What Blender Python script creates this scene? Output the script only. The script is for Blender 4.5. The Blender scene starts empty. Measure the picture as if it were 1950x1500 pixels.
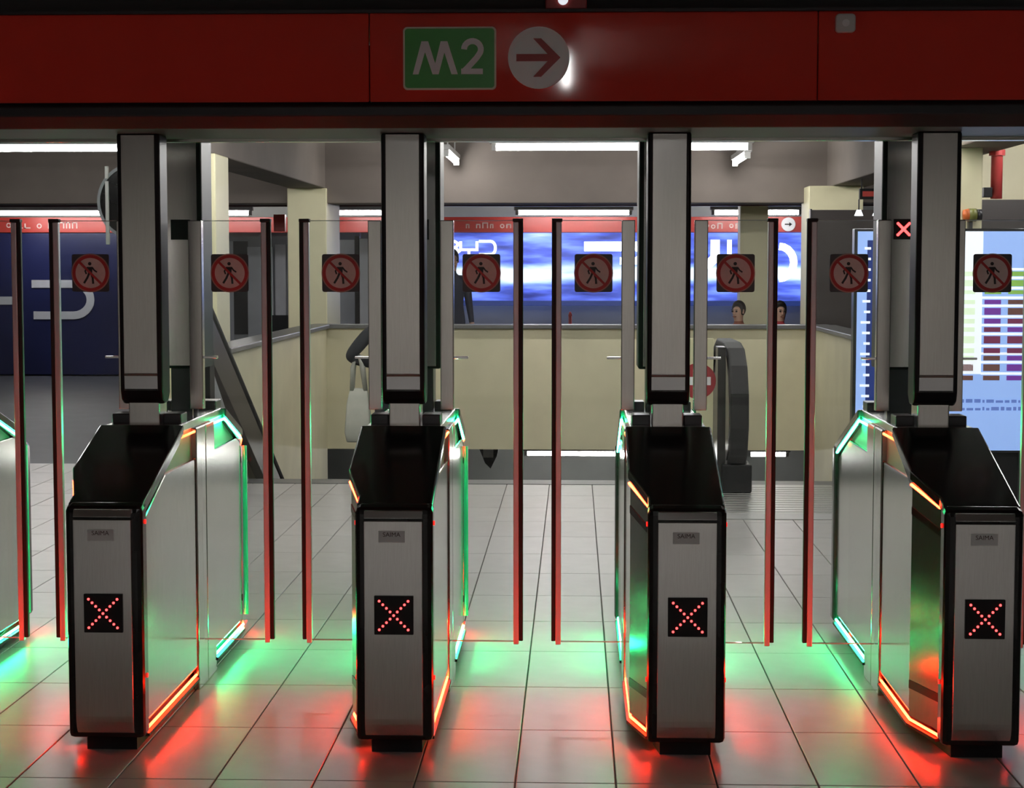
import bpy, bmesh, math, random
from mathutils import Vector
random.seed(7)
S = bpy.context.scene
C = S.collection
PI = math.pi

# ------------------------------------------------------------------ camera, world, exposure
cam = bpy.data.objects.new('camera', bpy.data.cameras.new('camera'))
C.objects.link(cam)
cam.location = (0, 0, 1.538)
cam.rotation_euler = (PI / 2 - 0.0724414, 0, 0.0352843)
cam.data.sensor_width = 36
cam.data.lens = 3369.9 / 1950 * 36
cam.data.clip_start = 0.05
S.camera = cam
S.view_settings.view_transform = 'Standard'
S.view_settings.look = 'None'
S.view_settings.gamma = 1
S.view_settings.use_curve_mapping = False
S.view_settings.exposure = 0.4
w = bpy.data.worlds.new('world'); S.world = w; w.use_nodes = True
w.node_tree.nodes['Background'].inputs[0].default_value = (0.02, 0.021, 0.024, 1)
w.node_tree.nodes['Background'].inputs[1].default_value = 0.0
S.cycles.use_denoising = True
S.cycles.max_bounces = 6
S.cycles.glossy_bounces = 4
S.cycles.adaptive_threshold = 0.05
S.cycles.transparent_max_bounces = 24
S.cycles.sample_clamp_indirect = 6

TUBE = 42.0          # radiance of every fluorescent tube in the station
LED_GREEN = 95.0
LED_RED = 72.0

# ------------------------------------------------------------------ materials
M = {}
def mk(name, col, rough=0.5, metal=0.0, emit=None, estr=0.0, noise=0.06, nscale=6.0, stretch=None,
       spec=0.5, coat=0.0, bump=0.0, rnd=0.0):
    m = bpy.data.materials.new(name); m.use_nodes = True
    nt = m.node_tree; b = nt.nodes['Principled BSDF']
    tc = nt.nodes.new('ShaderNodeTexCoord'); mp = nt.nodes.new('ShaderNodeMapping')
    nz = nt.nodes.new('ShaderNodeTexNoise'); nz.inputs['Scale'].default_value = nscale
    nz.inputs['Detail'].default_value = 4
    nt.links.new(tc.outputs['Object'], mp.inputs['Vector']); nt.links.new(mp.outputs['Vector'], nz.inputs['Vector'])
    if stretch: mp.inputs['Scale'].default_value = stretch
    cr = nt.nodes.new('ShaderNodeValToRGB')
    cr.color_ramp.elements[0].position = 0.3; cr.color_ramp.elements[1].position = 0.7
    lo = [max(0, c * (1 - noise)) for c in col]; hi = [min(1, c * (1 + noise)) for c in col]
    cr.color_ramp.elements[0].color = (*lo, 1); cr.color_ramp.elements[1].color = (*hi, 1)
    nt.links.new(nz.outputs['Fac'], cr.inputs['Fac'])
    out = cr.outputs['Color']
    if rnd:
        oi = nt.nodes.new('ShaderNodeObjectInfo'); mr = nt.nodes.new('ShaderNodeMapRange')
        mr.inputs['To Min'].default_value = 1 - rnd; mr.inputs['To Max'].default_value = 1 + rnd
        nt.links.new(oi.outputs['Random'], mr.inputs['Value'])
        mx = nt.nodes.new('ShaderNodeVectorMath'); mx.operation = 'SCALE'
        nt.links.new(out, mx.inputs[0]); nt.links.new(mr.outputs['Result'], mx.inputs['Scale'])
        out = mx.outputs['Vector']
    nt.links.new(out, b.inputs['Base Color'])
    b.inputs['Roughness'].default_value = rough
    b.inputs['Metallic'].default_value = metal
    b.inputs['Specular IOR Level'].default_value = spec
    b.inputs['Coat Weight'].default_value = coat
    if emit:
        b.inputs['Emission Color'].default_value = (*emit, 1)
        b.inputs['Emission Strength'].default_value = estr
        if estr < 5: m.cycles.emission_sampling = 'NONE'      # faint emitters are found by bounces alone
    if bump:
        bp = nt.nodes.new('ShaderNodeBump'); bp.inputs['Strength'].default_value = bump
        bp.inputs['Distance'].default_value = 0.004
        nt.links.new(nz.outputs['Fac'], bp.inputs['Height']); nt.links.new(bp.outputs['Normal'], b.inputs['Normal'])
    M[name] = m
    return m
mk('steel', (0.68, 0.66, 0.645), 0.22, 1.0, noise=0.05, nscale=30, stretch=(14, 14, 0.5))
mk('steel_flank', (0.43, 0.435, 0.395), 0.15, 1.0, noise=0.04, nscale=12, stretch=(1, 6, 1))
mk('steel_mirror', (0.66, 0.65, 0.66), 0.12, 1.0, noise=0.03)
mk('steel_band', (0.62, 0.62, 0.60), 0.34, 0.9, noise=0.03)
mk('black_gloss', (0.012, 0.011, 0.011), 0.16, noise=0.1, spec=0.4)
mk('black_satin', (0.011, 0.011, 0.013), 0.42, noise=0.12, spec=0.25)
mk('black_rubber', (0.012, 0.012, 0.013), 0.6, noise=0.15)
mk('dark_metal', (0.06, 0.06, 0.065), 0.3, 0.7, noise=0.1)
mk('led_orange', (0.9, 0.3, 0.1), 0.4, emit=(1.0, 0.016, 0.004), estr=LED_RED)
mk('led_orange_dim', (0.9, 0.3, 0.1), 0.4, emit=(1.0, 0.09, 0.02), estr=9.0)
mk('led_green', (0.3, 0.9, 0.6), 0.4, emit=(0.02, 1.0, 0.30), estr=LED_GREEN)
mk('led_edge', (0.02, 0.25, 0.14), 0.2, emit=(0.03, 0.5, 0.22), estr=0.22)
mk('led_dot', (0.8, 0.05, 0.05), 0.4, emit=(1.0, 0.05, 0.05), estr=4.0)
mk('red_bar', (0.06, 0.0, 0.0), 0.3, spec=0.1, emit=(1.0, 0.016, 0.010), estr=1.3)
mk('tube_back', (0.9, 0.9, 0.9), 0.4, emit=(1.0, 0.985, 0.96), estr=TUBE)
mk('fixture_grey', (0.45, 0.45, 0.44), 0.4, 0.3)
mk('fascia_red', (0.74, 0.046, 0.030), 0.05, noise=0.05, nscale=2, spec=0.5)
mk('far_red', (0.50, 0.05, 0.04), 0.35)
mk('soffit_black', (0.024, 0.023, 0.028), 0.45, noise=0.15)
mk('sign_green', (0.06, 0.40, 0.06), 0.3)
mk('sign_white', (0.86, 0.87, 0.90), 0.3)
mk('sign_arrow', (0.40, 0.03, 0.03), 0.35)
mk('sign_cream', (0.85, 0.78, 0.64), 0.4)
mk('tile', (0.45, 0.435, 0.42), 0.30, noise=0.05, nscale=9, rnd=0.05, spec=0.22)
mk('grout', (0.075, 0.065, 0.06), 0.8, noise=0.2)
mk('dark_floor', (0.085, 0.09, 0.11), 0.5, noise=0.12, nscale=3)
mk('cream', (0.73, 0.68, 0.48), 0.55, noise=0.07, nscale=2.2)
mk('pillar_cream', (0.70, 0.66, 0.44), 0.45, noise=0.05, nscale=3)
mk('cap_grey', (0.14, 0.14, 0.14), 0.35, noise=0.1)
mk('beam_brown', (0.17, 0.143, 0.125), 0.75, noise=0.1, nscale=2)
mk('ceiling_grey', (0.20, 0.185, 0.175), 0.85, noise=0.1, nscale=1.5)
mk('ceiling_dark', (0.03, 0.029, 0.031), 0.7, noise=0.12, nscale=1.5)
mk('wall_front', (0.66, 0.63, 0.58), 0.6, noise=0.08, nscale=1.2)
mk('wall_far', (0.36, 0.37, 0.35), 0.6, noise=0.1, nscale=2)
mk('wall_side', (0.30, 0.29, 0.27), 0.7, noise=0.1, nscale=1)
mk('brown_panel', (0.040, 0.031, 0.029), 0.4, noise=0.1, nscale=3)
mk('navy', (0.012, 0.016, 0.075), 0.35, noise=0.25, nscale=0.7)
mk('letter_grey', (0.50, 0.51, 0.56), 0.4)
mk('pale_letter', (0.80, 0.62, 0.59), 0.5)
mk('grey_frame', (0.24, 0.25, 0.275), 0.4, noise=0.08)
mk('grey_pane', (0.45, 0.47, 0.52), 0.2, noise=0.2, nscale=1.5)
mk('dark_pane', (0.03, 0.033, 0.038), 0.15, noise=0.2)
mk('screen_white', (0.9, 0.9, 0.9), 0.4, emit=(0.86, 0.93, 1.0), estr=2.2)
mk('board_blue', (0.3, 0.4, 0.7), 0.3, emit=(0.20, 0.33, 0.66), estr=0.80, noise=0.05)
mk('board_white', (0.7, 0.72, 0.75), 0.3, emit=(0.78, 0.83, 0.90), estr=0.72, noise=0.03)
mk('board_navy', (0.02, 0.03, 0.12), 0.3, emit=(0.01, 0.025, 0.13), estr=0.8)
mk('cell_purple', (0.12, 0.03, 0.2), 0.4, emit=(0.15, 0.04, 0.30), estr=0.6)
mk('cell_maroon', (0.12, 0.03, 0.06), 0.4, emit=(0.16, 0.03, 0.08), estr=0.6)
mk('cell_brown', (0.10, 0.05, 0.04), 0.4, emit=(0.12, 0.055, 0.05), estr=0.6)
mk('cell_green', (0.15, 0.3, 0.05), 0.4, emit=(0.20, 0.36, 0.08), estr=0.7)
mk('cell_pale', (0.6, 0.7, 0.5), 0.4, emit=(0.62, 0.74, 0.56), estr=0.72)
mk('cell_blue_text', (0.1, 0.15, 0.4), 0.4, emit=(0.09, 0.15, 0.42), estr=0.7)
mk('stick_slate', (0.055, 0.065, 0.075), 0.35, noise=0.1)
mk('stick_rim', (0.46, 0.27, 0.23), 0.4)
mk('stick_red', (0.46, 0.03, 0.035), 0.4)
mk('stick_disc', (0.74, 0.67, 0.66), 0.4, noise=0.08, nscale=25)
mk('stick_man', (0.02, 0.02, 0.024), 0.4)
mk('label_paper', (0.74, 0.73, 0.74), 0.5)
mk('label_ink', (0.09, 0.05, 0.05), 0.6)
mk('pipe_red', (0.42, 0.05, 0.05), 0.35)
mk('beacon_orange', (0.6, 0.14, 0.03), 0.4)
mk('beacon_olive', (0.16, 0.17, 0.04), 0.4)
mk('white_plastic', (0.62, 0.63, 0.63), 0.4)
mk('glass_edge', (0.42, 0.50, 0.46), 0.2, spec=0.8)
mk('collar_red', (0.05, 0.006, 0.01), 0.35)
mk('band_satin', (0.34, 0.36, 0.33), 0.38, 0.25)
mk('alu', (0.66, 0.64, 0.68), 0.42, 0.55)
mk('glint', (0.85, 0.86, 0.9), 0.08, 1.0)
mk('skin', (0.50, 0.31, 0.23), 0.5)
mk('hair_dark', (0.015, 0.012, 0.012), 0.5)
mk('coat_dark', (0.02, 0.023, 0.03), 0.7)
mk('coat_navy', (0.02, 0.025, 0.05), 0.7)
mk('coat_rust', (0.22, 0.07, 0.04), 0.7)
mk('coat_red', (0.36, 0.03, 0.04), 0.6)
mk('trouser_dark', (0.025, 0.026, 0.032), 0.75)
mk('bag_canvas', (0.50, 0.50, 0.44), 0.75, noise=0.08, nscale=12)
mk('shoe_dark', (0.02, 0.02, 0.02), 0.5)

def glass_mat(name, tint, k):
    m = bpy.data.materials.new(name); m.use_nodes = True
    nt = m.node_tree; nt.nodes.clear()
    o = nt.nodes.new('ShaderNodeOutputMaterial'); mix = nt.nodes.new('ShaderNodeMixShader')
    t = nt.nodes.new('ShaderNodeBsdfTransparent'); g = nt.nodes.new('ShaderNodeBsdfGlossy')
    fr = nt.nodes.new('ShaderNodeFresnel'); fr.inputs['IOR'].default_value = 1.45
    nz = nt.nodes.new('ShaderNodeTexNoise'); nz.inputs['Scale'].default_value = 3
    cr = nt.nodes.new('ShaderNodeMix'); cr.data_type = 'RGBA'
    cr.inputs[6].default_value = (*[c * 0.99 for c in tint], 1); cr.inputs[7].default_value = (*tint, 1)
    nt.links.new(nz.outputs['Fac'], cr.inputs[0]); nt.links.new(cr.outputs[2], t.inputs['Color'])
    g.inputs['Roughness'].default_value = 0.02
    mu = nt.nodes.new('ShaderNodeMath'); mu.operation = 'MULTIPLY'; mu.inputs[1].default_value = k
    nt.links.new(fr.outputs[0], mu.inputs[0]); nt.links.new(mu.outputs[0], mix.inputs[0])
    nt.links.new(t.outputs[0], mix.inputs[1]); nt.links.new(g.outputs[0], mix.inputs[2])
    nt.links.new(mix.outputs[0], o.inputs['Surface'])
    M[name] = m
glass_mat('glass', (0.955, 0.965, 0.96), 0.8)
glass_mat('glass_dark', (0.30, 0.33, 0.33), 0.9)

def screen_mat():
    m = bpy.data.materials.new('screen_blue'); m.use_nodes = True
    nt = m.node_tree; b = nt.nodes['Principled BSDF']
    tc = nt.nodes.new('ShaderNodeTexCoord'); mp = nt.nodes.new('ShaderNodeMapping')
    mp.inputs['Scale'].default_value = (0.9, 1, 5.0); mp.inputs['Rotation'].default_value = (0, 0.16, 0)
    nz = nt.nodes.new('ShaderNodeTexNoise'); nz.inputs['Scale'].default_value = 1.3; nz.inputs['Detail'].default_value = 3
    nt.links.new(tc.outputs['Object'], mp.inputs['Vector']); nt.links.new(mp.outputs['Vector'], nz.inputs['Vector'])
    sx = nt.nodes.new('ShaderNodeSeparateXYZ'); nt.links.new(tc.outputs['Object'], sx.inputs[0])
    # bright light trail running along the picture on the screen
    d = nt.nodes.new('ShaderNodeMath'); d.operation = 'SUBTRACT'; d.inputs[1].default_value = 1.43
    ab = nt.nodes.new('ShaderNodeMath'); ab.operation = 'ABSOLUTE'
    mr = nt.nodes.new('ShaderNodeMapRange'); mr.inputs['From Min'].default_value = 0.03; mr.inputs['From Max'].default_value = 0.16
    mr.inputs['To Min'].default_value = 0.52; mr.inputs['To Max'].default_value = 0.0
    nt.links.new(sx.outputs['Z'], d.inputs[0]); nt.links.new(d.outputs[0], ab.inputs[0]); nt.links.new(ab.outputs[0], mr.inputs['Value'])
    ad = nt.nodes.new('ShaderNodeMath'); ad.operation = 'ADD'
    nt.links.new(nz.outputs['Fac'], ad.inputs[0]); nt.links.new(mr.outputs['Result'], ad.inputs[1])
    cr = nt.nodes.new('ShaderNodeValToRGB'); e = cr.color_ramp.elements
    e[0].position = 0.30; e[0].color = (0.012, 0.022, 0.16, 1)
    e[1].position = 0.98; e[1].color = (0.75, 0.9, 1.0, 1)
    x = e.new(0.48); x.color = (0.06, 0.10, 0.55, 1)
    x = e.new(0.68); x.color = (0.20, 0.33, 0.95, 1)
    nt.links.new(ad.outputs[0], cr.inputs['Fac'])
    nt.links.new(cr.outputs['Color'], b.inputs['Emission Color']); b.inputs['Emission Strength'].default_value = 1.35
    b.inputs['Base Color'].default_value = (0.02, 0.02, 0.05, 1); b.inputs['Roughness'].default_value = 0.2
    M['screen_blue'] = m
screen_mat()

# ------------------------------------------------------------------ mesh helpers
def link(o, parent=None):
    C.objects.link(o)
    if parent is not None: o.parent = parent
    return o
def tag(o, label=None, cat=None, group=None, kind=None):
    if label: o['label'] = label
    if cat: o['category'] = cat
    if group: o['group'] = group
    if kind: o['kind'] = kind
    return o
def thing(name, label, cat, loc=(0, 0, 0), rz=0, group=None):
    o = bpy.data.objects.new(name, None); o.empty_display_size = 0.1
    o.location = loc; o.rotation_euler = (0, 0, rz); link(o)
    return tag(o, label, cat, group)
class MB:
    def __init__(s): s.v = []; s.f = []; s.m = []
    def add(s, vs, fs, mi=0):
        b = len(s.v); s.v += [tuple(p) for p in vs]
        for f in fs: s.f.append([b + i for i in f]); s.m.append(mi)
        return s
    def box(s, x0, x1, y0, y1, z0, z1, mi=0):
        return s.add([(x0, y0, z0), (x1, y0, z0), (x1, y1, z0), (x0, y1, z0), (x0, y0, z1), (x1, y0, z1), (x1, y1, z1), (x0, y1, z1)],
                     [(0, 3, 2, 1), (4, 5, 6, 7), (0, 1, 5, 4), (1, 2, 6, 5), (2, 3, 7, 6), (3, 0, 4, 7)], mi)
    def prism(s, poly, axis, a, b, mi=0):
        n = len(poly)
        def P(p, t): return {'x': (t, p[0], p[1]), 'y': (p[0], t, p[1]), 'z': (p[0], p[1], t)}[axis]
        vs = [P(p, a) for p in poly] + [P(p, b) for p in poly]
        fs = [tuple(range(n))[::-1], tuple(range(n, 2 * n))] + [(i, (i + 1) % n, n + (i + 1) % n, n + i) for i in range(n)]
        return s.add(vs, fs, mi)
    def strip(s, A, B, mi=0):           # closed solid between two matching rings of points
        n = len(A)
        fs = [tuple(range(n))[::-1], tuple(range(n, 2 * n))] + [(i, (i + 1) % n, n + (i + 1) % n, n + i) for i in range(n)]
        return s.add(list(A) + list(B), fs, mi)
    def loft(s, rings, mi=0):
        n = len(rings[0]); vs = [p for r in rings for p in r]; fs = [tuple(range(n))[::-1], tuple(range((len(rings) - 1) * n, len(rings) * n))]
        for k in range(len(rings) - 1):
            for i in range(n):
                j = (i + 1) % n
                fs.append((k * n + i, k * n + j, (k + 1) * n + j, (k + 1) * n + i))
        return s.add(vs, fs, mi)
    def tube(s, path, r, n=8, mi=0, sx=1.0):
        P = [Vector(p) for p in path]; rings = []
        for i, p in enumerate(P):
            d = ((P[i] - P[i - 1]).normalized() if i else Vector()) + ((P[i + 1] - P[i]).normalized() if i < len(P) - 1 else Vector())
            d.normalize()
            up = Vector((0, 0, 1)) if abs(d.z) < 0.95 else Vector((0, 1, 0))
            a = d.cross(up).normalized(); b = a.cross(d).normalized()
            rr = r[i] if isinstance(r, (list, tuple)) else r
            rings.append([tuple(p + a * (rr * sx * math.cos(2 * PI * k / n)) + b * (rr * math.sin(2 * PI * k / n))) for k in range(n)])
        return s.loft(rings, mi)
    def ribbon(s, path, wd, y0, y1, mi=0):        # stroke in the x-z plane with mitred bends
        P = [Vector((p[0], 0, p[1])) for p in path]; L = []; R = []
        for i, p in enumerate(P):
            d0 = (P[i] - P[i - 1]).normalized() if i else None
            d1 = (P[i + 1] - P[i]).normalized() if i < len(P) - 1 else None
            d = (d0 or d1) if (d0 is None or d1 is None) else (d0 + d1).normalized()
            nrm = Vector((-d.z, 0, d.x)); ref = d1 or d0
            k = 1 / max(0.35, abs(nrm.dot(Vector((-ref.z, 0, ref.x)))))
            L.append(p + nrm * wd / 2 * k); R.append(p - nrm * wd / 2 * k)
        for i in range(len(P) - 1):
            q = [L[i], L[i + 1], R[i + 1], R[i]]
            s.strip([(a.x, y0, a.z) for a in q], [(a.x, y1, a.z) for a in q], mi)
        return s
    def disc(s, cx, cz, r, y0, y1, n=32, mi=0, r2=None):
        if r2 is None:
            return s.prism([(cx + r * math.cos(2 * PI * k / n), cz + r * math.sin(2 * PI * k / n)) for k in range(n)], 'y', y0, y1, mi)
        for k in range(n):
            a = 2 * PI * k / n; b = 2 * PI * (k + 1) / n
            q = [(cx + rr * math.cos(t), cz + rr * math.sin(t)) for rr, t in ((r, a), (r, b), (r2, b), (r2, a))]
            s.strip([(p[0], y0, p[1]) for p in q], [(p[0], y1, p[1]) for p in q], mi)
        return s
    def mirror_u(s):                               # rotate half a turn about the z axis
        o = MB(); o.v = [(-x, -y, z) for x, y, z in s.v]; o.f = [list(f) for f in s.f]; o.m = list(s.m); return o
    def mesh(s, name, mats):
        me = bpy.data.meshes.new(name)
        me.from_pydata(s.v, [], s.f)
        for mt in (mats if isinstance(mats, (list, tuple)) else [mats]): me.materials.append(M[mt])
        for p, mi in zip(me.polygons, s.m): p.material_index = mi
        bm = bmesh.new(); bm.from_mesh(me); bmesh.ops.recalc_face_normals(bm, faces=bm.faces); bm.to_mesh(me); bm.free()
        return me
    def build(s, name, mats, parent=None, bevel=0.0, smooth=False, seg=2):
        me = s.mesh(name, mats)
        o = bpy.data.objects.new(name, me); link(o, parent)
        if smooth:
            for p in me.polygons: p.use_smooth = True
        if bevel:
            b = o.modifiers.new('bevel', 'BEVEL'); b.width = bevel; b.segments = seg; b.limit_method = 'ANGLE'; b.angle_limit = 0.6
        return o
def B(x0, x1, y0, y1, z0, z1): return MB().box(x0, x1, y0, y1, z0, z1)
def struct(name, mb, mats, label=None, cat=None, bevel=0.0):
    o = mb.build(name, mats, None, bevel); o['kind'] = 'structure'
    if label: tag(o, label, cat)
    return o
def copy_tree(o, parent=None):
    c = o.copy(); C.objects.link(c); c.parent = parent
    for ch in list(o.children): copy_tree(ch, c)
    return c
def text_mesh(txt, size, mat):
    cu = bpy.data.curves.new('lettering', 'FONT'); cu.body = txt; cu.size = size; cu.align_x = 'CENTER'; cu.extrude = 0.0004
    o = bpy.data.objects.new('lettering', cu); C.objects.link(o)
    dg = bpy.context.evaluated_depsgraph_get(); me = bpy.data.meshes.new_from_object(o.evaluated_get(dg))
    bpy.data.objects.remove(o); me.materials.clear(); me.materials.append(M[mat]); return me

# ------------------------------------------------------------------ the setting
TX, TY, TW, TD = -1.6731, 5.181, 0.3, 0.6       # floor grid origin and tile size
fl = MB()
fl.box(-9, 9, -8, 12.38, -0.20, -0.006)
fl.box(-9, -2.6, 12.38, 13.58, -0.20, -0.006); fl.box(2.5, 9, 12.38, 25, -0.20, -0.006)
fl.box(-2.6, 2.5, 17.66, 25, -0.20, -0.006)
floor = struct('floor', fl, 'grout', 'pale stone tile floor with thin dark joints running under the gates', 'floor')
dk = struct('floor_dark', B(-9, -2.6, 13.58, 25, -0.2, -0.002), 'dark_floor', 'dark blue grey floor beyond the pale tiles', 'floor')
nose = MB().box(-2.6, 2.5, 12.38, 12.62, -0.2, 0.004)
struct('trim_1', nose, 'cap_grey', 'grey threshold strip at the top of the stairwell', 'threshold')

g = 0.0022; c = 0.0016
def tile_mb(x, y, d=TD):
    x0, x1, y0, y1 = x + g, x + TW - g, y + g, y + d - g
    mb = MB()
    r0 = [(x0, y0, -0.03), (x1, y0, -0.03), (x1, y1, -0.03), (x0, y1, -0.03)]
    r1 = [(x0, y0, -c), (x1, y0, -c), (x1, y1, -c), (x0, y1, -c)]
    r2 = [(x0 + c, y0 + c, 0), (x1 - c, y0 + c, 0), (x1 - c, y1 - c, 0), (x0 + c, y1 - c, 0)]
    mb.add(r0 + r1 + r2, [(0, 1, 5, 4), (1, 2, 6, 5), (2, 3, 7, 6), (3, 0, 4, 7), (4, 5, 9, 8), (5, 6, 10, 9), (6, 7, 11, 10), (7, 4, 8, 11), (8, 9, 10, 11), (3, 2, 1, 0)])
    return mb
tile_me = tile_mb(0, 0).mesh('tile', 'tile')
yaw, pit, fpx = 0.0352843, 0.0724414, 3369.9
def project(x, y, z):
    a = (math.cos(yaw), math.sin(yaw), 0)
    f = (-math.sin(yaw) * math.cos(pit), math.cos(yaw) * math.cos(pit), -math.sin(pit))
    u = (a[1] * f[2] - a[2] * f[1], a[2] * f[0] - a[0] * f[2], a[0] * f[1] - a[1] * f[0])
    d = (x, y, z - 1.538); dt = lambda p: sum(i * j for i, j in zip(p, d)); wz = dt(f)
    if wz < 0.1: return None
    return 975 + fpx * dt(a) / wz, 750 - fpx * dt(u) / wz
cand, rest = [], []
for j in range(-20, 14):
    for i in range(-24, 36):
        x, y = TX + TW * i, TY + TD * j
        if j >= 12 and x > -2.62: continue
        if abs(x + 0.15) > 8.5: continue
        pr = [p for p in (project(x + a, y + b, 0) for a in (0, TW) for b in (0, TD)) if p]
        if len(pr) == 4 and min(p[0] for p in pr) < 1950 and max(p[0] for p in pr) > 0 and min(p[1] for p in pr) < 1500 and max(p[1] for p in pr) > 0:
            cand.append((y, x))
        else:
            rest.append((x, y))
cand.sort()
for y, x in cand[:300]:
    o = bpy.data.objects.new('tile', tile_me); o.location = (x, y, 0); link(o, floor)
rb = MB()
for x, y in rest + [(x, y) for y, x in cand[300:]]:
    t = tile_mb(x, y); rb.add(t.v, t.f)
tag(rb.build('tile_field', 'tile', floor), kind='stuff')

# ceilings and walls
struct('ceiling', B(-9, 9, -8, 25, 2.86, 2.96), 'ceiling_grey', 'grey concrete ceiling of the station hall', 'ceiling')
struct('wall_back', B(-9, 9, -8.2, -8, 0, 2.86), 'wall_front', 'pale wall of the entrance hall facing the gates', 'wall')
struct('trim_2', B(-9, 9, -3.7, -3.3, 2.16, 2.86), 'ceiling_dark', 'unseen dark beam added to hide the entrance hall tubes from the steel columns', 'bulkhead')  # added behind the camera to darken the upper column reflections
struct('wall_left', B(-9.2, -9, -8, 25, 0, 2.86), 'wall_side', 'grey side wall of the hall', 'wall')
struct('wall_right', B(9, 9.2, -8, 25, 0, 2.86), 'wall_side', 'grey side wall of the hall on the pipe side', 'wall')
struct('wall_far', B(-9, 9, 25, 25.2, -5, 2.86), 'wall_far', 'grey green far wall of the hall below the lit screen', 'wall')
struct('trim_3', B(-9, 9, 5.90, 6.60, 2.36, 2.86), 'ceiling_dark', 'dark bulkhead above the red fascia', 'bulkhead')
for k, (x0, x1) in enumerate(((-3.05, -2.66), (2.66, 3.05))):
    struct('trim_%d' % (4 + k), B(x0, x1, 7.2, 21.0, 2.36, 2.86), 'beam_brown',
           'brown concrete beam over the ' + ('black balustrade' if k == 0 else 'lit timetable board'), 'beam', 0.01)
struct('trim_6', B(-9, 9, 18.9, 19.5, 2.20, 2.86), 'beam_brown', 'broad brown concrete cross beam above the stairwell', 'beam', 0.01)
struct('trim_7', MB().box(-9, 9, 21.0, 21.5, 2.42, 2.86), 'ceiling_dark', 'dark cross beam in front of the far red sign band', 'beam')

struct('trim_8', MB().box(-9, 9, 19.9, 20.0, 2.20, 2.27), 'collar_red', 'dark red conduit strip under the cross beam', 'conduit')
# stairwell: far wall, side parapets with caps, lower level
well = struct('wall_stairwell', MB().box(-2.62, 2.52, 17.5, 17.66, -0.285, 0.915), 'cream', 'cream far wall of the stairwell with a dark cap', 'wall')
B(-2.62, 2.52, 17.44, 17.72, 0.915, 0.955).build('cap', 'cap_grey', well, 0.008)
wl = struct('wall_parapet_left', MB().box(-2.62, -2.46, 12.42, 17.5, -2.5, 0.915), 'cream', 'cream parapet wall along the stairwell beside the black balustrade', 'wall')
B(-2.66, -2.42, 12.40, 17.44, 0.915, 0.958).build('cap', 'cap_grey', wl, 0.008)
wr = struct('wall_parapet_right', MB().box(2.36, 2.52, 12.0, 17.5, -2.5, 0.915), 'cream', 'cream parapet wall along the stairwell behind the lit timetable board', 'wall')
B(2.32, 2.56, 11.98, 17.44, 0.915, 0.958).build('cap', 'cap_grey', wr, 0.008)
struct('ceiling_lower', B(-2.62, 4.5, 17.66, 24.9, -0.29, -0.205), 'ceiling_grey', 'grey ceiling of the lower level seen under the stairwell wall', 'ceiling')
struct('floor_lower', B(-2.62, 4.5, 16.0, 24.98, -3.4, -3.2), 'dark_floor', 'dark floor of the lower level', 'floor')
st = MB()
for k in range(16):
    y = 12.62 + k * 0.3; z = -0.17 * (k + 1)
    st.box(-2.455, 2.355, y, y + 0.32, z - 0.5, z)
struct('stairs', st, 'cap_grey', 'grey stairs dropping into the stairwell', 'stairs')

# pillars of the hall
def pillar(x0, x1, y0, y1, z0, z1, label, mat='pillar_cream'):
    t = thing('pillar', label, 'pillar', ((x0 + x1) / 2, (y0 + y1) / 2, 0)); t['kind'] = 'structure'
    cx, cy = t.location.x, t.location.y
    B(x0 - cx, x1 - cx, y0 - cy, y1 - cy, z0, z1).build('shaft', mat, t, 0.01)
    B(x0 - cx - 0.01, x1 - cx + 0.01, y0 - cy - 0.01, y1 - cy + 0.01, 0, 0.12).build('skirting', 'cap_grey', t)
    return t
pillar(-3.06, -2.64, 13.0, 13.5, 0, 2.36, 'cream pillar rising behind the steel post beside the black balustrade')
pillar(-3.06, -2.64, 18.84, 19.9, 0, 2.36, 'cream pillar at the far left corner of the stairwell')
pillar(2.42, 2.98, 18.5, 19.1, 0, 2.36, 'cream pillar behind the brown panel at the stairwell corner')
pillar(1.90, 2.22, 20.5, 20.8, 0, 2.86, 'slim cream pillar standing in front of the lit blue screen')
pillar(2.42, 2.86, 12.6, 13.0, 0, 2.86, 'cream pillar above the lit timetable board')
bp = thing('brown_panel', 'tall dark brown board beside the stairwell parapet', 'panel', (2.68, 17.85, 0))
B(-0.32, 0.36, -0.04, 0.04, 0.0, 2.09).build('board', 'brown_panel', bp, 0.004)
B(-0.335, -0.32, -0.05, 0.05, 0.0, 2.10).build('edge_strip', 'dark_metal', bp)
struct('wall_side_room', MB().box(3.15, 9, 14.0, 14.15, 0, 2.05), 'brown_panel', 'dark brown wall below cream plaster near the red pipe', 'wall')
struct('wall_side_top', MB().box(3.15, 9, 14.0, 14.15, 2.05, 2.86), 'cream', 'cream plaster above the brown wall near the red pipe', 'wall')

# ------------------------------------------------------------------ overhead fascia
hd = thing('overhead_fascia', 'long red overhead fascia with a black soffit above the row of gates', 'fascia', (0, 5.85, 0))
for x0, x1 in ((-5.2, -0.6765), (-0.6735, 0.7875), (0.7905, 5.2)):
    B(x0, x1, 0, 0.05, 2.074, 2.362).build('red_panel', 'fascia_red', hd, 0.004)
sof = MB().prism([(0.02, 2.074), (-0.004, 2.06), (-0.004, 2.03), (0.03, 1.990), (0.50, 1.986), (0.50, 2.074)], 'x', -5.2, 5.2)
sof.build('soffit_box', 'soffit_black', hd, 0.004)
B(-5.2, 5.2, 0.44, 0.485, 1.975, 1.99).build('track_rail', 'steel', hd, 0.002)
B(-5.2, 5.2, 0.82, 1.12, 2.10, 2.36).build('rear_beam', 'soffit_black', hd, 0.004)
B(-5.2, 5.2, -0.01, 0.06, 2.362, 2.372).build('top_trim', 'soffit_black', hd)
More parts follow.
